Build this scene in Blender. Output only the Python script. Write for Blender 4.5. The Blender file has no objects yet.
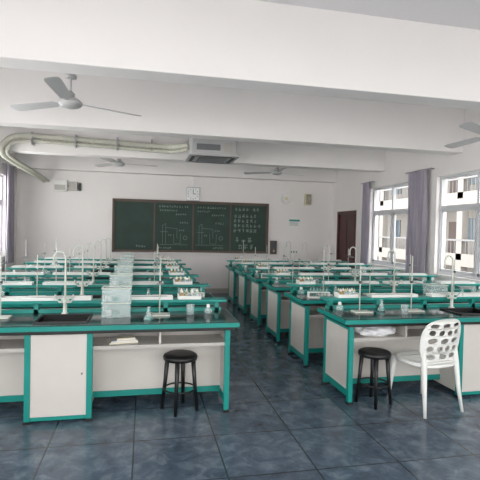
import bpy, bmesh, math, random
from mathutils import Vector, Matrix, noise
random.seed(7)
S = bpy.context.scene
S.view_settings.view_transform = 'Standard'
S.view_settings.exposure = 0.0

# ------------------------------------------------------------ materials
def srgb(r, g, b):
    def f(c):
        c /= 255.0
        return c / 12.92 if c <= .04045 else ((c + .055) / 1.055) ** 2.4
    return (f(r), f(g), f(b), 1)

def mat(name, col, rough=.5, metal=0., var=.06, scale=6., bump=0., spec=.5, trans=0., alpha=1.):
    m = bpy.data.materials.new(name); m.use_nodes = True
    nt = m.node_tree; n = nt.nodes; L = nt.links
    b = n['Principled BSDF']
    b.inputs['Roughness'].default_value = rough
    b.inputs['Metallic'].default_value = metal
    b.inputs['Specular IOR Level'].default_value = spec
    b.inputs['Transmission Weight'].default_value = trans
    b.inputs['Alpha'].default_value = alpha
    tc = n.new('ShaderNodeTexCoord'); nz = n.new('ShaderNodeTexNoise')
    nz.inputs['Scale'].default_value = scale; nz.inputs['Detail'].default_value = 3
    L.new(tc.outputs['Object'], nz.inputs['Vector'])
    cr = n.new('ShaderNodeValToRGB')
    c = col
    cr.color_ramp.elements[0].position = .3; cr.color_ramp.elements[1].position = .7
    cr.color_ramp.elements[0].color = tuple(max(0, x * (1 - var)) for x in c[:3]) + (1,)
    cr.color_ramp.elements[1].color = tuple(min(1, x * (1 + var)) for x in c[:3]) + (1,)
    L.new(nz.outputs['Fac'], cr.inputs['Fac']); L.new(cr.outputs['Color'], b.inputs['Base Color'])
    if bump:
        bp = n.new('ShaderNodeBump'); bp.inputs['Strength'].default_value = bump; bp.inputs['Distance'].default_value = .02
        L.new(nz.outputs['Fac'], bp.inputs['Height']); L.new(bp.outputs['Normal'], b.inputs['Normal'])
    return m

M_wall = mat('wall_paint', srgb(236, 232, 230), .8, var=.02, scale=1.2)
M_ceil = mat('ceiling_paint', srgb(224, 222, 223), .85, var=.02, scale=.8)
M_teal = mat('teal_plastic', srgb(12, 138, 128), .35, var=.05)
M_top = mat('black_worktop', srgb(38, 60, 59), .13, var=.15, scale=9)
M_white = mat('offwhite_laminate', srgb(208, 203, 196), .45, var=.03, scale=3)
M_shelf = mat('shelf_board', srgb(182, 179, 173), .5, var=.04)
M_black = mat('black_plastic', srgb(18, 18, 20), .38)
M_wplastic = mat('white_plastic', srgb(232, 232, 228), .35, var=.02)
M_fan = mat('fan_enamel', srgb(184, 184, 184), .35, var=.03)
M_metal = mat('steel', srgb(170, 172, 175), .3, 1.)
M_pale = mat('pale_pipe', srgb(206, 210, 200), .3, var=.03)
M_wood = mat('pale_wood', srgb(214, 204, 172), .6, var=.08, scale=14)
M_amber = mat('amber_glass', srgb(170, 140, 90), .15)
M_yellow = mat('cream_cap', srgb(214, 208, 170), .4)
M_clear = mat('clear_plastic', srgb(215, 230, 228), .12, alpha=.3, var=.02)
M_grey = mat('grey_grille', srgb(110, 112, 114), .5)
M_dark = mat('dark_grille', srgb(60, 62, 64), .5)
M_pipe = mat('insulation_wrap', srgb(192, 191, 178), .7, var=.1, scale=20)
M_board = mat('chalkboard_green', srgb(32, 58, 49), .6, var=.25, scale=3)
M_bframe = mat('board_frame_brown', srgb(88, 70, 60), .5)
M_chalk = mat('chalk', srgb(138, 154, 144), .9)
M_curtain = mat('curtain_cloth', srgb(164, 158, 170), .9, var=.05, scale=5)
M_door = mat('door_wood_dark_red', srgb(78, 42, 40), .4, var=.15, scale=4)
M_alu = mat('window_frame_white', srgb(210, 211, 214), .35, var=.02)
M_fac = mat('facade_cream', srgb(132, 128, 123), .8, var=.03, scale=.5)
M_fac2 = mat('facade_pink_grey', srgb(88, 77, 73), .8, var=.05, scale=.5)
M_rail = mat('facade_railing', srgb(112, 112, 112), .6, var=.03)
M_fglass = mat('facade_glass', srgb(62, 78, 88), .15)
M_ground = mat('concrete_ground', srgb(110, 110, 102), .9, var=.08, scale=.6)
M_cloth = mat('white_cloth', srgb(228, 228, 230), .9, var=.06, scale=15)
M_paper = mat('paper', srgb(225, 220, 200), .8)
M_face = mat('clock_face', srgb(240, 240, 238), .4, var=.01)

def floor_mat():
    m = bpy.data.materials.new('slate_blue_floor_tile'); m.use_nodes = True
    nt = m.node_tree; n = nt.nodes; L = nt.links; b = n['Principled BSDF']
    tc = n.new('ShaderNodeTexCoord')
    mp = n.new('ShaderNodeMapping'); mp.inputs['Location'].default_value = (.05, .22, 0)
    L.new(tc.outputs['Object'], mp.inputs['Vector'])
    br = n.new('ShaderNodeTexBrick'); br.offset = 0; br.squash = 1
    br.inputs['Scale'].default_value = 1; br.inputs['Brick Width'].default_value = .6
    br.inputs['Row Height'].default_value = .6; br.inputs['Mortar Size'].default_value = .006
    br.inputs['Mortar Smooth'].default_value = .2
    br.inputs['Color1'].default_value = (.88, .88, .88, 1); br.inputs['Color2'].default_value = (1.12, 1.12, 1.12, 1)
    br.inputs['Mortar'].default_value = (.26, .26, .26, 1)
    L.new(mp.outputs['Vector'], br.inputs['Vector'])
    n1 = n.new('ShaderNodeTexNoise'); n1.inputs['Scale'].default_value = 7; n1.inputs['Detail'].default_value = 8
    n1.inputs['Roughness'].default_value = .66; n1.inputs['Distortion'].default_value = .5
    L.new(tc.outputs['Object'], n1.inputs['Vector'])
    cr = n.new('ShaderNodeValToRGB'); e = cr.color_ramp.elements
    e[0].position = .30; e[0].color = srgb(52, 64, 77)
    e[1].position = .74; e[1].color = srgb(114, 128, 140)
    k = e.new(.5); k.color = srgb(74, 89, 104)
    L.new(n1.outputs['Fac'], cr.inputs['Fac'])
    mx = n.new('ShaderNodeMix'); mx.data_type = 'RGBA'; mx.blend_type = 'MULTIPLY'; mx.inputs[0].default_value = 1
    L.new(cr.outputs['Color'], mx.inputs[6]); L.new(br.outputs['Color'], mx.inputs[7])
    L.new(mx.outputs[2], b.inputs['Base Color'])
    mr = n.new('ShaderNodeMapRange'); mr.inputs[3].default_value = .16; mr.inputs[4].default_value = .32
    L.new(n1.outputs['Fac'], mr.inputs[0]); L.new(mr.outputs[0], b.inputs['Roughness'])
    b.inputs['Specular IOR Level'].default_value = .6
    bp = n.new('ShaderNodeBump'); bp.inputs['Strength'].default_value = .12; bp.inputs['Distance'].default_value = .004
    L.new(n1.outputs['Fac'], bp.inputs['Height']); L.new(bp.outputs['Normal'], b.inputs['Normal'])
    return m
M_floor = floor_mat()

# ------------------------------------------------------------ mesh builder
class MB:
    def __init__(s): s.bm = bmesh.new(); s.mats = []
    def mi(s, m):
        if m not in s.mats: s.mats.append(m)
        return s.mats.index(m)
    def _fin(s, faces, m, smooth=False):
        i = s.mi(m)
        for f in faces: f.material_index = i; f.smooth = smooth
    def box(s, x0, x1, y0, y1, z0, z1, m, bev=0., rot=None):
        r = bmesh.ops.create_cube(s.bm, size=1)
        vs = r['verts']
        for v in vs:
            v.co = Vector(((x0 + x1) / 2 + v.co.x * (x1 - x0), (y0 + y1) / 2 + v.co.y * (y1 - y0), (z0 + z1) / 2 + v.co.z * (z1 - z0)))
        if rot is not None:
            c = Vector(((x0 + x1) / 2, (y0 + y1) / 2, (z0 + z1) / 2))
            for v in vs: v.co = c + rot @ (v.co - c)
        fs = list({f for v in vs for f in v.link_faces})
        s._fin(fs, m)
        if bev:
            es = list({e for v in vs for e in v.link_edges})
            r = bmesh.ops.bevel(s.bm, geom=es, offset=bev, segments=2, affect='EDGES', profile=.5)
            s._fin(r['faces'], m)
    def tube(s, pts, rad, m, seg=10, cap=True, closed=False):
        pts = [Vector(p) for p in pts]; n = len(pts)
        if not hasattr(rad, '__len__'): rad = [rad] * n
        rings = []; up = None
        for i, p in enumerate(pts):
            if closed: t = (pts[(i + 1) % n] - pts[i - 1]).normalized()
            else:
                a = pts[max(i - 1, 0)]; b = pts[min(i + 1, n - 1)]; t = (b - a).normalized()
            if up is None:
                up = Vector((0, 0, 1)) if abs(t.z) < .9 else Vector((1, 0, 0))
            u = (up - t * up.dot(t))
            if u.length < 1e-5: u = Vector((0, 1, 0)) - t * t.y
            u.normalize(); w = t.cross(u); up = u
            rings.append([s.bm.verts.new(p + (u * math.cos(2 * math.pi * k / seg) + w * math.sin(2 * math.pi * k / seg)) * rad[i]) for k in range(seg)])
        fs = []
        rng = range(n) if closed else range(n - 1)
        for i in rng:
            a = rings[i]; b = rings[(i + 1) % n]
            for k in range(seg):
                fs.append(s.bm.faces.new((a[k], a[(k + 1) % seg], b[(k + 1) % seg], b[k])))
        s._fin(fs, m, True)
        if cap and not closed:
            s._fin([s.bm.faces.new(rings[0][::-1]), s.bm.faces.new(rings[-1])], m)
    def lathe(s, prof, m, seg=24, c=(0, 0, 0)):
        c = Vector(c); rings = []
        for (r, z) in prof:
            rings.append([s.bm.verts.new(c + Vector((max(r, 1e-4) * math.cos(2 * math.pi * k / seg), max(r, 1e-4) * math.sin(2 * math.pi * k / seg), z))) for k in range(seg)])
        fs = []
        for a, b in zip(rings[:-1], rings[1:]):
            for k in range(seg): fs.append(s.bm.faces.new((a[k], a[(k + 1) % seg], b[(k + 1) % seg], b[k])))
        s._fin(fs, m, True)
    def cyl(s, p0, p1, r, m, seg=14): s.tube([p0, p1], r, m, seg)
    def poly(s, pts, m):
        s._fin([s.bm.faces.new([s.bm.verts.new(p) for p in pts])], m)
    def mesh(s, name):
        bmesh.ops.recalc_face_normals(s.bm, faces=s.bm.faces[:])
        me = bpy.data.meshes.new(name); s.bm.to_mesh(me); s.bm.free()
        for m in s.mats: me.materials.append(m)
        return me
    def obj(s, name, loc=(0, 0, 0), rz=0.):
        return place(s.mesh(name), name, loc, rz)

def place(me, name, loc=(0, 0, 0), rz=0., sc=1):
    o = bpy.data.objects.new(name, me); S.collection.objects.link(o)
    o.location = loc; o.rotation_euler = (0, 0, rz); o.scale = (sc, sc, sc)
    return o

def smooth(pts, n=8):
    pts = [Vector(p) for p in pts]; P = [pts[0]] + pts + [pts[-1]]; out = []
    for i in range(1, len(P) - 2):
        for k in range(n):
            t = k / n; a, b, c, d = P[i - 1], P[i], P[i + 1], P[i + 2]
            out.append(.5 * ((2 * b) + (c - a) * t + (2 * a - 5 * b + 4 * c - d) * t * t + (3 * b - a - 3 * c + d) * t ** 3))
    out.append(pts[-1]); return out

# ------------------------------------------------------------ room
XL, XR, YB, Y0, ZC, ZB = -2.84, 4.78, 11.0, -1.2, 3.53, 2.85
b = MB(); b.box(XL - .2, XR + .2, Y0, YB + .2, -.1, 0, M_floor); b.obj('floor')
b = MB(); b.box(XL - .2, XR + .2, Y0, YB + .2, ZC, ZC + .12, M_ceil); b.obj('ceiling')
b = MB(); b.box(XL - .2, XR + .2, YB, YB + .2, 0, ZC, M_wall); b.obj('wall_back')
for i, y in enumerate([3.75, 6.1, 8.4]):  # deep ceiling beams spanning the room
    b = MB(); b.box(XL, XR, y, y + .25, ZB, ZC, M_wall, .006); b.obj('ceiling_beam_%d' % (i + 1))
b = MB(); b.box(XL, XR, 10.75, YB, ZB, ZC, M_wall, .006); b.obj('ceiling_beam_4')
b = MB(); b.box(XL, XR, .9, 1.15, ZB, ZC, M_wall, .006); b.obj('ceiling_beam_5')

def side_wall(name, x0, x1, ops):
    b = MB(); y = Y0
    for (a, c, z0, z1) in ops:
        b.box(x0, x1, y, a, 0, ZC, M_wall)
        if z0 > 0: b.box(x0, x1, a, c, 0, z0, M_wall)
        b.box(x0, x1, a, c, z1, ZC, M_wall); y = c
    b.box(x0, x1, y, YB, 0, ZC, M_wall)
    b.obj(name)
WR = [(-.6, 2.6, .92, 2.55), (3.15, 6.72, .92, 2.55), (7.42, 8.98, .92, 2.55), (9.62, 10.68, 0, 2.1)]
WL = [(-.6, 2.6, .92, 2.6), (3.2, 5.9, .92, 2.6), (6.5, 10.2, .92, 2.6)]
side_wall('wall_right', XR, XR + .2, WR)
side_wall('wall_left', XL - .2, XL, WL)
# unseen wall behind the camera, added to cut rear daylight; wide unglazed openings
b = MB()
b.box(XL - .2, XR + .2, Y0 - .2, Y0, 0, .6, M_wall); b.box(XL - .2, XR + .2, Y0 - .2, Y0, 2.7, ZC + .12, M_wall)
for xa, xb in ((XL - .2, -2.3), (.8, 1.1), (4.2, XR + .2)): b.box(xa, xb, Y0 - .2, Y0, .6, 2.7, M_wall)
b.obj('wall_front')
wi = 1
def window(x, y0, y1, z0, z1, npan, side):
    global wi
    b = MB(); t = .045; xc = x + (.1 if side > 0 else -.1)
    xa, xb = xc - .035, xc + .035
    g = .001
    b.box(xa, xb, y0 + g, y1 - g, z0 + g, z0 + t, M_alu); b.box(xa, xb, y0 + g, y1 - g, z1 - t, z1 - g, M_alu)
    b.box(xa, xb, y0 + g, y0 + t, z0 + t, z1 - t, M_alu); b.box(xa, xb, y1 - t, y1 - g, z0 + t, z1 - t, M_alu)
    zt = z0 + (z1 - z0) * .68
    b.box(xa, xb, y0 + t, y1 - t, zt - .03, zt + .03, M_alu)
    w = (y1 - y0) / npan
    for i in range(1, npan):
        yy = y0 + i * w
        b.box(xa, xb, yy - .025, yy + .025, z0 + t, zt - .03, M_alu)
        b.box(xa, xb, yy - .02, yy + .02, zt + .03, z1 - t, M_alu)
    for i in range(npan):
        ya = y0 + i * w + .03; yb = y0 + (i + 1) * w - .03
        b.box(xc - .02, xc + .02, ya, ya + .035, z0 + t, zt - .03, M_alu); b.box(xc - .02, xc + .02, yb - .035, yb, z0 + t, zt - .03, M_alu)
        b.box(xc - .02, xc + .02, ya, yb, z0 + t, z0 + t + .045, M_alu); b.box(xc - .02, xc + .02, ya, yb, zt - .07, zt - .03, M_alu)
    b.obj('window_%d' % wi); wi += 1
window(XR, *WR[0], 4, 1); window(XR, *WR[1], 4, 1); window(XR, *WR[2], 2, 1)
window(XL, *WL[0], 4, -1); window(XL, *WL[1], 3, -1); window(XL, *WL[2], 4, -1)
b = MB(); y0, y1 = 9.62, 10.68
b.box(XR + .001, XR + .12, y0 + .001, y0 + .06, .002, 2.099, M_door); b.box(XR + .001, XR + .12, y1 - .06, y1 - .001, .002, 2.099, M_door)
b.box(XR + .001, XR + .12, y0 + .06, y1 - .06, 2.03, 2.099, M_door)
b.box(XR + .05, XR + .09, y0 + .06, y1 - .06, .01, 2.03, M_door)
for (za, zb) in [(.2, .9), (1.05, 1.9)]:
    for (ya, yb) in [(y0 + .14, y0 + .48), (y0 + .58, y1 - .14)]:
        b.box(XR + .035, XR + .05, ya, yb, za, zb, M_door, .006)
b.cyl((XR + .05, y0 + .14, 1.0), (XR - .01, y0 + .14, 1.0), .012, M_metal); b.cyl((XR - .005, y0 + .14, 1.0), (XR - .005, y0 + .26, 1.0), .01, M_metal)
b.obj('door_1')
for nm, (xa, xb, ya, yb) in {'baseboard_back': (XL, XR, YB - .015, YB), 'baseboard_left': (XL, XL + .015, Y0, YB - .016), 'baseboard_right': (XR - .015, XR, Y0, 9.6)}.items():
    b = MB(); b.box(xa + .0005, xb - .0005, ya, yb, .0, .12, M_shelf); b.obj(nm)

def curtain(x, y0, y1, z0, z1, folds, amp):
    b = MB(); n = folds * 8; vs = []
    for j in range(13):
        z = z1 + (z0 - z1) * j / 12
        row = []
        for i in range(n + 1):
            t = i / n; k = amp * (0.7 + .3 * j / 12)
            yy = y0 + (y1 - y0) * t + .01 * math.sin(j * .6 + i)
            row.append(b.bm.verts.new((x + k * math.sin(t * folds * 2 * math.pi + .3 * math.sin(j * .4)), yy, z)))
        vs.append(row)
    fs = [b.bm.faces.new((vs[j][i], vs[j][i + 1], vs[j + 1][i + 1], vs[j + 1][i])) for j in range(12) for i in range(n)]
    b._fin(fs, M_curtain, True)
    b.cyl((x, y0 - .1, z1 + .01), (x, y1 + .1, z1 + .01), .012, M_metal)
    sgn = 1 if x > 0 else -1
    wx = XR if x > 0 else XL
    for yy in (y0 - .05, y1 + .05): b.cyl((x, yy, z1 + .01), (wx - sgn * .001, yy, z1 + .01), .008, M_metal, 8)
    b.obj('window_curtain')
curtain(XR - .09, 6.85, 7.4, .85, 2.68, 6, .03)
curtain(XR - .09, 8.85, 9.15, .85, 2.66, 4, .03)
curtain(XR - .09, 2.65, 3.1, .85, 2.68, 5, .03)
curtain(XL + .09, 10.0, 10.45, .78, 2.8, 6, .035)
curtain(XL + .09, 6.0, 6.4, .78, 2.8, 5, .035)

# ------------------------------------------------------------ lab tables
W = 2.8; D = .62
def table_mesh():
    b = MB(); c0, c1 = 1.15, 1.66
    sx0, sx1, sy0, sy1 = 1.2, 1.62, .05, .39
    for (xa, xb, ya, yb) in [(-.07, sx0, -.05, D), (sx1, W + .07, -.05, D), (sx0, sx1, -.05, sy0), (sx0, sx1, sy1, D)]:
        b.box(xa, xb, ya, yb, .728, .764, M_teal)
    for (xa, xb, ya, yb) in [(-.055, sx0, -.035, D - .02), (sx1, W + .055, -.035, D - .02), (sx0, sx1, -.035, sy0), (sx0, sx1, sy1, D - .02)]:
        b.box(xa, xb, ya, yb, .764, .770, M_top)
    b.box(-.03, W + .03, -.03, D - .02, .70, .7279, M_black)
    b.box(sx0, sx1, sy0, sy0 + .016, .56, .782, M_black); b.box(sx0, sx1, sy1 - .016, sy1, .56, .782, M_black)
    b.box(sx0, sx0 + .016, sy0, sy1, .56, .782, M_black); b.box(sx1 - .016, sx1, sy0, sy1, .56, .782, M_black)
    b.box(sx0, sx1, sy0, sy1, .728, .735, M_black)
    # raised teal service rail
    b.box(-.05, W + .05, .475, D, .855, .88, M_teal, .005)
    b.box(-.0, W, .52, .585, .77, .80, M_teal)
    for x in (.02, .55, 1.1, 1.7, 2.25, W - .06):
        b.box(x, x + .04, .52, .58, .77, .856, M_teal)
    for x in (0, c0, c1 - .04, W - .045):
        b.box(x, x + .045, 0, .045, 0.02, .70, M_teal, .004)
        b.box(x - .004, x + .049, -.004, .049, 0, .02, M_black)
    for x in (0, W - .045):
        b.box(x, x + .045, D - .065, D - .02, 0.02, .70, M_teal, .004)
        b.box(x - .004, x + .049, D - .069, D - .016, 0, .02, M_black)
    for x in (.01, W - .03):
        b.box(x, x + .02, .045, D - .065, .12, .66, M_white)
        b.box(x - .004, x + .028, .045, D - .065, .06, .12, M_teal)
        b.box(x - .004, x + .028, .045, D - .065, .66, .70, M_teal)
    b.box(c0 + .045, c1 - .04, .008, .03, .05, .69, M_white, .003)
    b.box(c0 + .045, c1 - .04, .012, .04, .02, .05, M_teal)
    b.box(c0 + .02, c0 + .035, .045, D - .05, .04, .70, M_white); b.box(c1 - .035, c1 - .02, .045, D - .05, .04, .70, M_white)
    b.cyl((c1 - .075, .008, .38), (c1 - .075, -.008, .38), .007, M_grey, 10)
    for (xa, xb) in [(.03, c0 + .02), (c1 - .02, W - .03)]:
        b.box(xa, xb, .03, .36, .565, .583, M_white)
        b.box(xa, xb, .022, .03, .56, .588, M_shelf)
        b.box(xa, xb, .31, .326, .13, .565, M_white)
        b.box(xa, xb, .36, .376, .565, .70, M_shelf)
        b.box(xa, xb, .30, .336, .08, .13, M_teal)
        xm = (xa + xb) / 2
        b.box(xm - .008, xm + .008, .04, .36, .583, .70, M_white)
    b.box(.03, W - .03, D - .05, D - .04, .13, .70, M_white)
    b.box(.03, W - .03, D - .055, D - .03, .08, .13, M_teal)
    return b.mesh('lab_table')
TM = table_mesh()

def faucet_mesh():
    b = MB()
    b.lathe([(0, 0), (.03, 0), (.03, .012), (.018, .02), (.016, .1), (.02, .105), (.02, .13), (.012, .14), (.0, .14)], M_pale, 16)
    p = [(0, 0, .12), (0, 0, .3), (0, 0, .5)]
    arc = [(-.05 + .05 * math.cos(a), 0, .5 + .06 * math.sin(a)) for a in [math.pi * k / 10 for k in range(1, 11)]]
    b.tube(p + arc + [(-.1, 0, .46)], .0085, M_pale, 10)
    b.cyl((-.1, 0, .46), (-.1, 0, .43), .011, M_pale)
    for sx in (-1, 1):
        b.cyl((0, 0, .11), (sx * .05, 0, .11), .009, M_pale)
        b.tube(smooth([(sx * .05, 0, .11), (sx * .07, -.01, .15), (sx * .075, -.05, .18), (sx * .075, -.08, .15)], 4), .007, M_pale, 8)
        b.box(sx * .05 - .015, sx * .05 + .015, -.006, .006, .125, .14, M_teal)
    return b.mesh('lab_faucet')
def stand_mesh(h):
    b = MB()
    b.box(-.09, .09, -.06, .06, 0, .014, M_pale, .004)
    b.cyl((0, .04, .014), (0, .04, h), .006, M_pale, 8)
    b.box(-.012, .012, .028, .052, .28, .305, M_dark)
    b.cyl((0, .03, .293), (0, -.03, .293), .005, M_metal, 8)
    b.tube([(.035 * math.cos(a), -.065 + .035 * math.sin(a), .293) for a in [2 * math.pi * k / 16 for k in range(16)]], .004, M_metal, 6, closed=True)
    return b.mesh('iron_retort_stand')
def rack_mesh():
    b = MB()
    b.box(-.13, .13, -.035, .035, 0, .01, M_wplastic); b.box(-.13, .13, -.035, .035, .06, .068, M_wplastic)
    for x in (-.13, .12): b.box(x, x + .01, -.035, .035, .01, .06, M_wplastic)
    for i in range(6):
        x = -.1 + i * .04
        b.lathe([(0, .012), (.006, .014), (.009, .02), (.009, .12), (.011, .122)], M_clear, 10, (x, 0, 0))
    return b.mesh('test_tube_rack')
def bottles_mesh():
    b = MB()
    b.box(-.11, .11, -.06, .06, 0, .012, M_wplastic, .003)
    for y in (-.058, .052): b.box(-.11, .11, y, y + .006, .012, .035, M_wplastic)
    for x in (-.11, .104): b.box(x, x + .006, -.058, .058, .012, .05, M_wplastic)
    for i in range(4):
        for j in range(2):
            x = -.075 + i * .05; y = -.028 + j * .054
            m = M_amber if (i * 3 + j) % 4 == 0 else M_clear
            b.lathe([(0, .012), (.02, .013), (.021, .05), (.01, .06), (.009, .065)], m, 12, (x, y, 0))
            b.lathe([(.012, .064), (.012, .076), (.006, .08), (.005, .092), (0, .094)], M_yellow if (i + j) % 2 else M_wplastic, 10, (x, y, 0))
    return b.mesh('reagent_bottle_tray')
def tray_mesh(L_):
    b = MB()
    b.box(-L_, L_, -.055, .055, 0, .008, M_wplastic, .002)
    for y in (-.055, .049): b.box(-L_, L_, y, y + .006, .008, .03, M_wplastic)
    for x in (-L_, L_ - .006): b.box(x, x + .006, -.049, .049, .008, .03, M_wplastic)
    b.cyl((-.24, .01, .018), (.22, .02, .018), .008, M_metal, 8); b.cyl((-.2, -.02, .018), (.15, -.025, .018), .008, M_teal, 8)
    return b.mesh('instrument_tray')
def bin_mesh():
    b = MB(); w, d, h, t = .12, .09, .12, .004
    b.box(-w, w, -d, d, 0, t, M_clear)
    for y in (-d, d - t): b.box(-w, w, y, y + t, t, h, M_clear)
    for x in (-w, w - t): b.box(x, x + t, -d + t, d - t, t, h, M_clear)
    for (xa, xb, ya, yb) in [(-w - .006, w + .006, -d - .006, -d + .004), (-w - .006, w + .006, d - .004, d + .006), (-w - .006, -w + .004, -d, d), (w - .004, w + .006, -d, d)]:
        b.box(xa, xb, ya, yb, h, h + .008, M_pale)
    for i, (m, hh) in enumerate([(M_cloth, .05), (M_teal, .035), (M_clear, .08)]): b.lathe([(0, .006), (.025, .006), (.025, hh), (0, hh + .002)], m, 12, (-.07 + .07 * i, .01 * i, 0))
    return b.mesh('clear_storage_bin')
def beaker_mesh():
    b = MB(); b.lathe([(0, 0), (.035, 0), (.036, .09), (.04, .095), (.034, .09), (.033, .004), (0, .004)], M_clear, 16)
    return b.mesh('glass_beaker')
def flask_mesh():
    b = MB(); b.lathe([(0, 0), (.04, 0), (.042, .006), (.014, .08), (.013, .11), (.016, .114)], M_clear, 16)
    b.lathe([(0, .003), (.038, .003), (.03, .03), (0, .031)], M_teal, 14)
    return b.mesh('conical_flask')
def burner_mesh():
    b = MB(); b.lathe([(0, 0), (.03, 0), (.04, .02), (.035, .045), (.015, .055), (.014, .065)], M_clear, 16)
    b.lathe([(.017, .06), (.017, .085), (.01, .09), (0, .09)], M_wplastic, 12)
    return b.mesh('alcohol_burner')
FM, RM, BM_, BNM, BKM, FLM, BUM = faucet_mesh(), rack_mesh(), bottles_mesh(), bin_mesh(), beaker_mesh(), flask_mesh(), burner_mesh()
SM = [stand_mesh(.46), stand_mesh(.56)]
TRM = [tray_mesh(.27), tray_mesh(.38)]
def stool_mesh():
    b = MB()
    b.lathe([(0, .488), (.06, .486), (.13, .49), (.145, .482), (.15, .465), (.145, .445), (.135, .445), (.125, .462), (0, .465)], M_black, 32)
    for k in range(4):
        a = math.pi / 4 + k * math.pi / 2
        c, s = math.cos(a), math.sin(a)
        b.tube([(c * .112, s * .112, .466), (c * .13, s * .13, .25), (c * .155, s * .155, 0)], [.021, .017, .015], M_black, 10)
    b.tube([(.136 * math.cos(2 * math.pi * k / 24), .136 * math.sin(2 * math.pi * k / 24), .19) for k in range(24)], .008, M_black, 8, closed=True)
    return b.mesh('round_stool')
STM = stool_mesh()

ROWS = [3.79, 4.93, 6.05, 7.13, 8.2, 9.25]
KZ = 1.03
ZT = .7703 * KZ; ZR = .8803 * KZ
for side, x0 in ((0, -2.06), (1, 1.85)):
    for ri, y in enumerate(ROWS):
        o = place(TM, 'lab_table', (x0, y, 0)); o.scale = (1, 1, KZ)
        place(FM, 'lab_faucet', (x0 + 1.38, y + .435, ZT))
        for k, xx in enumerate((.42, 1.25, 2.05) if side == 0 else (.78, 1.6, 2.4)):
            place(TRM[(k + ri) % 2 if xx < 2 else 0], 'instrument_tray', (x0 + xx + random.uniform(-.05, .05), y + .548, ZR), 0)
        place(BM_, 'reagent_bottle_tray', (x0 + (2.52 if side == 0 else .2) + random.uniform(-.03, .03), y + .548, ZR), 0)
        place(SM[ri % 2], 'iron_retort_stand', (x0 + random.uniform(.25, .36), y + .30, ZT))
        place(SM[(ri + 1) % 2], 'iron_retort_stand', (x0 + random.uniform(.8, 1.0), y + .32, ZT))
        place(SM[0], 'iron_retort_stand', (x0 + random.uniform(2.2, 2.33), y + .32, ZT))
        if ri in (1, 3): place(RM, 'test_tube_rack', (x0 + (2.6 if side == 0 else .2), y + .12, ZT), random.uniform(-.15, .15))
        if side == 0:
            bx = -.23 - ri * .02
            place(BNM, 'clear_storage_bin', (bx, y + .33, ZT + .001)); place(BNM, 'clear_storage_bin', (bx, y + .33, ZT + .1295))
        elif ri % 2:
            place(BNM, 'clear_storage_bin', (x0 + 1.9, y + .3, ZT + .001))
        place(BKM, 'glass_beaker', (x0 + random.uniform(.6, .65), y + .15, ZT))
        place(FLM, 'conical_flask', (x0 + random.uniform(.51, .56), y + .36, ZT))
        place(BUM, 'alcohol_burner', (x0 + random.uniform(.06, .1), y + .40, ZT))
        place(FLM, 'conical_flask', (x0 + random.uniform(2.1, 2.2), y + .12, ZT))
        place(BKM, 'glass_beaker', (x0 + random.uniform(2.48, 2.52), y + .32, ZT))
        place(BUM, 'alcohol_burner', (x0 + random.uniform(2.62, 2.7), y + .36, ZT))

for (x, y) in [(.325, 3.92), (2.11, 3.80), (2.2, 4.77), (2.2, 5.88), (2.15, 6.97), (2.2, 8.04), (-.2, 4.77), (-.1, 5.88), (.3, 6.97), (-1.55, 4.77), (3.8, 4.77), (3.7, 5.88), (-1.5, 5.88)]:
    place(STM, 'round_stool', (x, y, 0), .35 + random.uniform(-.2, .2))

ZS = .5835 * KZ
b = MB(); bmesh.ops.create_icosphere(b.bm, subdivisions=4, radius=1)
for v in b.bm.verts:
    k = 1 + .3 * noise.noise(v.co * 2.2) + .2 * noise.noise(v.co * 5)
    v.co = Vector((v.co.x * .2 * k, v.co.y * .11 * k, max(-.044, v.co.z * .056 * k)))
b._fin(b.bm.faces[:], M_cloth, True)
b.obj('folded_lab_coat', (2.19, 3.94, ZS + .0455))
b = MB(); b.box(-.12, .12, -.08, .08, 0, .012, M_paper); b.box(-.1, .12, -.07, .08, .012, .022, M_cloth); b.box(-.05, .1, -.06, .03, .022, .04, M_paper)
me = b.mesh('notebook_stack')
place(me, 'notebook_stack', (-.17, 3.97, ZS), .2); place(me, 'notebook_stack', (-1.78, 3.97, ZS), .1)

# ------------------------------------------------------------ white plastic chair
def holes_panel(outer, holes, thick):
    cu = bpy.data.curves.new('tmp', 'CURVE'); cu.dimensions = '2D'; cu.fill_mode = 'BOTH'; cu.extrude = thick / 2
    cu.bevel_depth = .002
    for pts in [outer] + holes:
        sp = cu.splines.new('POLY'); sp.points.add(len(pts) - 1)
        for p, q in zip(sp.points, pts): p.co = (q[0], q[1], 0, 1)
        sp.use_cyclic_u = True
    o = bpy.data.objects.new('tmp', cu); S.collection.objects.link(o)
    bpy.context.view_layer.update()
    me = bpy.data.meshes.new_from_object(o.evaluated_get(bpy.context.evaluated_depsgraph_get()))
    bpy.data.objects.remove(o)
    return me
def superell(cx, cy, a, b_, n, ang=0, ex=2.):
    out = []
    for k in range(n):
        t = 2 * math.pi * k / n; c, s = math.cos(t), math.sin(t)
        x = a * math.copysign(abs(c) ** (2 / ex), c); y = b_ * math.copysign(abs(s) ** (2 / ex), s)
        out.append((cx + x * math.cos(ang) - y * math.sin(ang), cy + x * math.sin(ang) + y * math.cos(ang)))
    return out
root = bpy.data.objects.new('perforated_plastic_chair', None); S.collection.objects.link(root)
rng = random.Random(3)
outer = [(x * (1 - .08 * max(0, -y / .22)), y) for x, y in superell(0, 0, .225, .215, 80, 0, 3.0)]
hl = []
for r, (y, n, hh) in enumerate([(-.125, 3, .025), (-.055, 4, .026), (.018, 3, .027), (.09, 4, .026), (.155, 3, .02)]):
    for i in range(n):
        sp = .365 / n
        x = (i - (n - 1) / 2) * sp
        hl.append(superell(x + rng.uniform(-.004, .004), y + rng.uniform(-.004, .004), sp * .38, hh, 18, rng.uniform(-.16, .16), 2.2))
me = holes_panel(outer, hl, .008)
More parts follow.
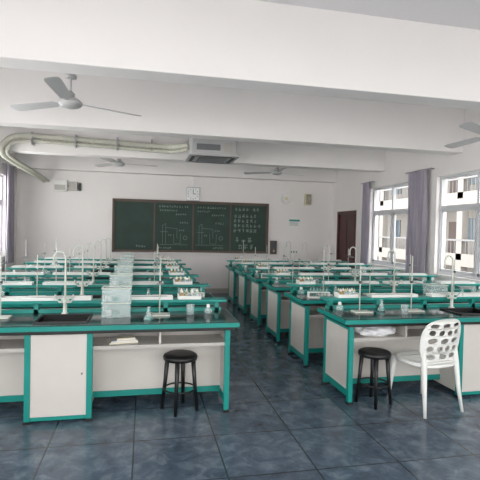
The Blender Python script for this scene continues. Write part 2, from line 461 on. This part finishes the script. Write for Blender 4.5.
for v in me.vertices:
    x, y, z = v.co
    v.co = (x, -.20 - .06 * (y + .2) / .4 + 1.0 * x * x + z, .63 + y)
me.materials.append(M_wplastic)
o = bpy.data.objects.new('backrest', me); S.collection.objects.link(o); o.parent = root
seat_o = superell(0, 0, .22, .225, 64, 0, 3.2)
hs = []
for r in range(4):
    for i in range(4):
        hs.append(superell((i - 1.5) * .085 + (r % 2) * .015, (r - 1.5) * .085, .024, .02, 14, .3))
me = holes_panel(seat_o, hs, .012)
for v in me.vertices:
    x, y, z = v.co
    v.co = (x, y + .0, .435 + z - .02 * max(0, 1 - (x * x + y * y) / .05) - .02 * max(0, (y - .12) / .1) ** 2 + (.02 * max(0, (-y - .12) / .1)))
me.materials.append(M_wplastic)
o = bpy.data.objects.new('seat', me); S.collection.objects.link(o); o.parent = root
b = MB()
for sx in (-1, 1):
    b.tube([(sx * .185, .18, .43), (sx * .19, .2, .25), (sx * .205, .225, 0)], [.028, .02, .013], M_wplastic, 12)
    b.tube([(sx * .185, -.185, .56), (sx * .185, -.19, .43), (sx * .195, -.215, .22), (sx * .215, -.25, 0)], [.014, .028, .02, .013], M_wplastic, 12)
b.tube([(x, y, .422) for x, y in superell(0, 0, .21, .215, 48, 0, 3.2)], .017, M_wplastic, 8, closed=True)
me = b.mesh('legs'); o = bpy.data.objects.new('legs', me); S.collection.objects.link(o); o.parent = root
root.location = (2.55, 3.69, 0); root.rotation_euler = (0, 0, math.radians(10))

# ------------------------------------------------------------ ceiling fans
def fan_mesh(zt):
    b = MB()
    b.lathe([(0, .05), (.05, .05), (.09, .03), (.12, 0), (.12, -.02), (.09, -.045), (.04, -.06), (0, -.062)], M_fan, 28)
    b.cyl((0, 0, .05), (0, 0, zt), .012, M_fan)
    b.lathe([(.0, .36), (.02, .36), (.06, .30), (.06, .275), (.015, .275), (.013, .30)], M_fan, 20, (0, 0, -.02))
    b.lathe([(.015, .06), (.04, .06), (.045, .09), (.015, .12)], M_fan, 18)
    for k in range(3):
        a = k * 2 * math.pi / 3; R = Matrix.Rotation(a, 3, 'Z')
        tilt = math.radians(11)
        prof = [(.1, .018), (.16, .02), (.2, .055), (.4, .062), (.72, .07), (.78, .06), (.795, .03)]
        top = []
        for x, w in prof:
            row = []
            for s_ in (-1, 1):
                p = Vector((x, s_ * w, s_ * w * math.tan(tilt)))
                row.append((b.bm.verts.new(R @ (p + Vector((0, 0, .003)))), b.bm.verts.new(R @ (p - Vector((0, 0, .003))))))
            top.append(row)
        fs = []
        for A, B in zip(top[:-1], top[1:]):
            fs.append(b.bm.faces.new((A[0][0], B[0][0], B[1][0], A[1][0]))); fs.append(b.bm.faces.new((A[0][1], A[1][1], B[1][1], B[0][1])))
            fs.append(b.bm.faces.new((A[0][0], A[0][1], B[0][1], B[0][0]))); fs.append(b.bm.faces.new((A[1][0], B[1][0], B[1][1], A[1][1])))
        E = top[-1]; fs.append(b.bm.faces.new((E[0][0], E[0][1], E[1][1], E[1][0])))
        E = top[0]; fs.append(b.bm.faces.new((E[0][0], E[1][0], E[1][1], E[0][1])))
        b._fin(fs, M_fan)
    return b.mesh('ceiling_fan')
for (x, y, z, r) in [(-.78, 5.0, 2.87, 27), (3.98, 4.6, 2.76, 90), (-.54, 9.65, 2.9, 10), (2.86, 9.65, 2.88, 25)]:
    place(fan_mesh(ZC - z - .001), 'ceiling_fan', (x, y, z), math.radians(r))

# ------------------------------------------------------------ cassette air conditioner and duct
b = MB()
b.box(-.38, .38, -.38, .38, .04, .36, M_fan, .01)
b.box(-.43, .43, -.43, .43, 0, .045, M_fan, .012)
b.box(-.24, .24, -.24, .24, -.006, .002, M_dark)
for i in range(9): b.box(-.23, .23, -.22 + i * .052, -.2 + i * .052, -.012, -.004, M_grey)
for (xa, xb, ya, yb) in [(-.3, .3, -.37, -.31), (-.3, .3, .31, .37), (-.37, -.31, -.3, .3), (.31, .37, -.3, .3)]:
    b.box(xa, xb, ya, yb, -.004, .004, M_dark)
b.box(-.3, .1, -.386, -.379, .1, .2, M_grey); b.box(.16, .3, -.39, -.379, .08, .24, M_shelf)
for sx in (-1, 1):
    for sy in (-1, 1): b.cyl((sx * .34, sy * .34, .3), (sx * .34, sy * .34, ZC - 2.80 - .001), .006, M_metal, 6)
b.obj('cassette_air_conditioner', (1.12, 7.86, 2.80))
def corr(path, r):
    pts = smooth(path, 14); rad = [r * (1 + .10 * (i % 2)) for i in range(len(pts))]
    return pts, rad
b = MB()
for dz, r in ((0, .045), (-.085, .03)):
    pts, rad = corr([(.735, 7.95, 3.05 + dz * .7), (.55, 8.1, 3.04 + dz), (.3, 8.27, 3.05 + dz), (-.5, 8.32, 3.08 + dz), (-1.4, 8.32, 3.1 + dz), (-1.95, 8.3, 3.11 + dz), (-2.22 - dz * .5, 8.28, 3.06 + dz), (-2.36 - dz, 8.28, 2.92 + dz * .6), (-2.38 - dz, 8.35, 2.79), (-2.36 - dz, 8.7, 2.74), (-2.36 - dz, 9.4, 2.72), (-2.32 - dz, 10.2, 2.68), (-2.25 - dz, 10.98, 2.6)], r)
    b.tube(pts, rad, M_pipe, 12)
for x in (-1.9, -1.2, -.5, .1): b.box(x - .012, x + .012, 8.26, 8.399, 2.96, 3.17, M_metal)
b.obj('insulated_duct_pipe')

# ------------------------------------------------------------ blackboard
bx0, bx1, bz0, bz1, by = -.70, 3.0, 1.04, 2.21, YB
b = MB(); f = .045
b.box(bx0, bx1, by - .05, by - .001, bz0, bz1, M_board)
for (xa, xb, za, zb) in [(bx0 - f, bx1 + f, bz1, bz1 + f), (bx0 - f, bx1 + f, bz0 - f, bz0), (bx0 - f, bx0, bz0, bz1), (bx1, bx1 + f, bz0, bz1)]:
    b.box(xa, xb, by - .09, by - .001, za, zb, M_bframe, .004)
w = (bx1 - bx0) / 4
for i in (0, 1, 2, 3):
    xa = bx0 + i * w; xb = xa + w; yy = by - .065 if i in (1, 2) else by - .055
    b.box(xa, xb, yy, by - .05, bz0 + .02, bz1 - .02, M_board)
    for (p, q, r, s_) in [(xa, xb, bz0, bz0 + .02), (xa, xb, bz1 - .02, bz1), (xa, xa + .018, bz0, bz1), (xb - .018, xb, bz0, bz1)]:
        b.box(p, q, yy - .006, by - .05, r, s_, M_bframe)
b.box(bx0, bx1, by - .16, by - .09, bz0 - f, bz0 - f + .012, M_metal)
rng = random.Random(11); YC = by - .0665
def stroke(pts, wd=.008):
    for (p, q) in zip(pts[:-1], pts[1:]):
        d = Vector((q[0] - p[0], 0, q[1] - p[1])); L_ = d.length
        if L_ < 1e-4: continue
        n_ = Vector((-d.z, 0, d.x)) / L_ * wd / 2
        P = Vector((p[0], YC, p[1])); Q = Vector((q[0], YC, q[1]))
        b.poly([P + n_, Q + n_, Q - n_, P - n_], M_chalk)
def glyph(x, z, s):
    for k in range(rng.randint(4, 6)):
        if rng.random() < .5:
            zz = z + rng.uniform(.1, .9) * s; stroke([(x + .1 * s, zz), (x + rng.uniform(.7, .95) * s, zz + .03 * s)], s * .1)
        else:
            xx = x + rng.uniform(.2, .8) * s; stroke([(xx, z + s), (xx + rng.uniform(-.25, .2) * s, z + .05 * s)], s * .1)
def line(x, z, n, s):
    for i in range(n): glyph(x + i * s * 1.2, z + rng.uniform(-.006, .006), s)
x1, x2, x3 = bx0 + w, bx0 + 2 * w, bx0 + 3 * w
line(x1 + .1, 2.08, 12, .05); line(x1 + .12, 1.99, 8, .045); line(x2 + .1, 2.08, 12, .05); line(x2 + .1, 1.99, 6, .045)
line(x1 + .5, 1.9, 5, .045); line(x2 + .45, 1.9, 6, .045); line(x2 + .5, 1.1, 5, .045); line(x1 + .1, 1.09, 6, .045)
line(bx0 + .5, 1.12, 4, .05)
def circ(cx, cz, r, n=16): stroke([(cx + r * math.cos(2 * math.pi * k / n), cz + r * math.sin(2 * math.pi * k / n)) for k in range(n + 1)])
for ox in (x1 + .2, x2 + .15):
    stroke([(ox, 1.2), (ox, 1.66), (ox + .07, 1.7), (ox + .07, 1.2)], .006); stroke([(ox - .05, 1.5), (ox + .13, 1.5)], .006)
    stroke([(ox + .07, 1.6), (ox + .34, 1.58), (ox + .34, 1.35)], .006); stroke([(ox + .26, 1.46), (ox + .27, 1.22), (ox + .42, 1.22), (ox + .43, 1.46)], .006)
    circ(ox + .54, 1.36, .045); stroke([(ox - .08, 1.19), (ox + .6, 1.19)], .006)
    line(ox + .4, 1.7, 4, .045); line(ox + .12, 1.4, 2, .04); line(ox + .38, 1.52, 3, .04)
YC = by - .0565
line(x3 + .1, 2.05, 4, .08); line(x3 + .55, 2.05, 2, .08)
for i in range(4): line(x3 + .08, 1.88 - i * .12, 6 if i != 2 else 7, .085)
line(x3 + .12, 1.27, 3, .13); line(x3 + .2, 1.1, 3, .12)
b.obj('blackboard')

b = MB(); b.box(-.17, .17, -.04, -.001, -.17, .17, M_metal, .012); b.box(-.145, .145, -.044, -.04, -.145, .145, M_face)
for k in range(12):
    a = k * math.pi / 6; c = Vector((math.sin(a) * .12, -.046, math.cos(a) * .12)); b.box(c.x - .006, c.x + .006, -.047, -.044, c.z - .012, c.z + .012, M_dark)
b.box(-.006, .006, -.05, -.045, 0, .1, M_black); b.box(-.0, .075, -.05, -.045, -.006, .006, M_black)
b.obj('wall_clock', (1.14, YB, 2.43))
b = MB(); b.box(-.16, .16, -.012, -.001, -.1, .1, M_wplastic); b.box(-.14, .14, -.014, -.012, .03, .08, M_teal)
for i in range(3): b.box(-.13, .1, -.014, -.012, -.01 - i * .03, -.0 - i * .03, M_grey)
b.obj('wall_notice_sign', (3.75, YB, 1.80))
b = MB(); b.box(-.08, .08, -.12, -.001, -.14, .14, M_wood, .01); b.box(-.065, .065, -.125, -.12, -.12, .12, M_grey)
for i in range(7): b.box(-.06, .06, -.13, -.125, -.1 + i * .03, -.088 + i * .03, M_wood)
b.obj('wall_speaker', (4.08, YB, 2.4))
b = MB()
b.tube([(0, -.001, 0), (0, -.03, 0), (0, -.06, 0), (0, -.075, 0)], [.12, .12, .1, .06], M_wplastic, 24)
b.tube([(0, -.075, 0), (0, -.085, 0)], [.05, .04], M_yellow, 20); b.obj('round_wall_vent', (3.5, YB, 2.4))
b = MB(); b.box(-.2, .1, -.1, -.001, -.13, .13, M_wplastic, .008); b.box(-.17, .07, -.103, -.1, -.1, .02, M_shelf); b.box(.14, .32, -.07, -.001, -.1, .1, M_shelf, .006)
b.cyl((.1, -.04, 0), (.14, -.04, 0), .012, M_metal); b.box(.34, .4, -.05, -.001, -.1, .08, M_dark, .004); b.cyl((.32, -.03, 0), (.34, -.03, 0), .01, M_metal)
b.obj('wall_control_box', (-1.85, YB, 2.5))
b = MB(); b.box(-.08, .08, -.07, -.001, -.17, .17, M_bframe, .006); b.box(-.06, .06, -.074, -.07, -.02, .14, M_dark); b.cyl((0, -.07, -.09), (0, -.085, -.09), .02, M_metal)
b.obj('wall_switch_cabinet', (3.2, YB, 1.16))
b = MB(); b.box(-.12, .12, -.02, -.001, -.06, .06, M_wplastic, .004)
for x in (-.07, 0, .07): b.box(x - .015, x + .015, -.024, -.02, -.025, .025, M_grey)
b.obj('wall_socket_panel', (3.75, YB, 1.05))
b = MB(); b.box(1.14, 1.16, YB - .02, YB - .001, 2.61, 2.849, M_wplastic); b.obj('cable_trunking')

# ------------------------------------------------------------ building outside
b = MB(); X = 17.
b.box(X + 2, X + 3, -12, 50, -4.2, 14, M_fac)
for f_ in range(-1, 4):
    z = f_ * 3.4 + .2
    b.box(X, X + 2, -12, 50, z - .35, z, M_fac)
    b.box(X, X + .12, -12, 50, z, z + .35, M_fac)
    b.box(X - .02, X + .1, -12, 50, z + 1.05, z + 1.15, M_rail)
    y = -12
    while y < 50:
        b.box(X + .03, X + .06, y, y + .03, z + .35, z + 1.05, M_rail); y += .3
    y = -12
    while y < 50:
        b.box(X, X + .4, y, y + .45, z, z + 3.05, M_fac)
        b.box(X + 1.95, X + 2.0, y + .9, y + 2.3, z + 1.0, z + 2.4, M_fglass); b.box(X + 1.93, X + 1.96, y + 1.58, y + 1.64, z + 1., z + 2.4, M_rail)
        b.box(X + 1.95, X + 2.0, y + 2.8, y + 3.7, z, z + 2.2, M_fac2)
        y += 4.2
b.obj('school_building')
b = MB(); b.box(XR + .3, 60, -40, 60, -4.4, -4.2, M_ground); b.obj('outdoor_ground')

# ------------------------------------------------------------ light
wd = bpy.data.worlds.new('overcast_sky'); S.world = wd; wd.use_nodes = True
nt = wd.node_tree; bg = nt.nodes['Background']
tc = nt.nodes.new('ShaderNodeTexCoord'); sp = nt.nodes.new('ShaderNodeSeparateXYZ'); rp = nt.nodes.new('ShaderNodeValToRGB')
nt.links.new(tc.outputs['Generated'], sp.inputs[0]); nt.links.new(sp.outputs['Z'], rp.inputs[0])
rp.color_ramp.elements[0].position = 0; rp.color_ramp.elements[0].color = (1, .99, .975, 1)
rp.color_ramp.elements[1].position = 1; rp.color_ramp.elements[1].color = (.94, .965, 1, 1)
nt.links.new(rp.outputs[0], bg.inputs[0]); bg.inputs[1].default_value = 5.9
sd = bpy.data.lights.new('soft_fill_sun', 'SUN'); sd.energy = 3.5; sd.angle = math.radians(70); sd.color = (1, .98, .96)  # sun lamp added under the overcast sky to brighten right benches and floor
so = bpy.data.objects.new('soft_fill_sun', sd); S.collection.objects.link(so)
so.location = (12, 8, 9); so.rotation_euler = Vector((-1, -.1, -.62)).to_track_quat('-Z', 'Y').to_euler()

# ------------------------------------------------------------ camera
cam = bpy.data.cameras.new('camera'); co = bpy.data.objects.new('camera', cam); S.collection.objects.link(co)
cam.sensor_width = 36; cam.sensor_fit = 'HORIZONTAL'; cam.lens = 36 * 450 / 480.; cam.clip_end = 200; cam.clip_start = .05
th, ph, ro = math.radians(12), math.radians(1.27), math.radians(1.3)
fw = Vector((math.sin(th) * math.cos(ph), math.cos(th) * math.cos(ph), -math.sin(ph)))
rt = Vector((math.cos(th), -math.sin(th), 0)); up = rt.cross(fw)
r2 = rt * math.cos(ro) + up * math.sin(ro); u2 = up * math.cos(ro) - rt * math.sin(ro)
m = Matrix((r2, u2, -fw)).transposed().to_4x4(); m.translation = Vector((0, 0, 1.58))
co.matrix_world = m
S.camera = co
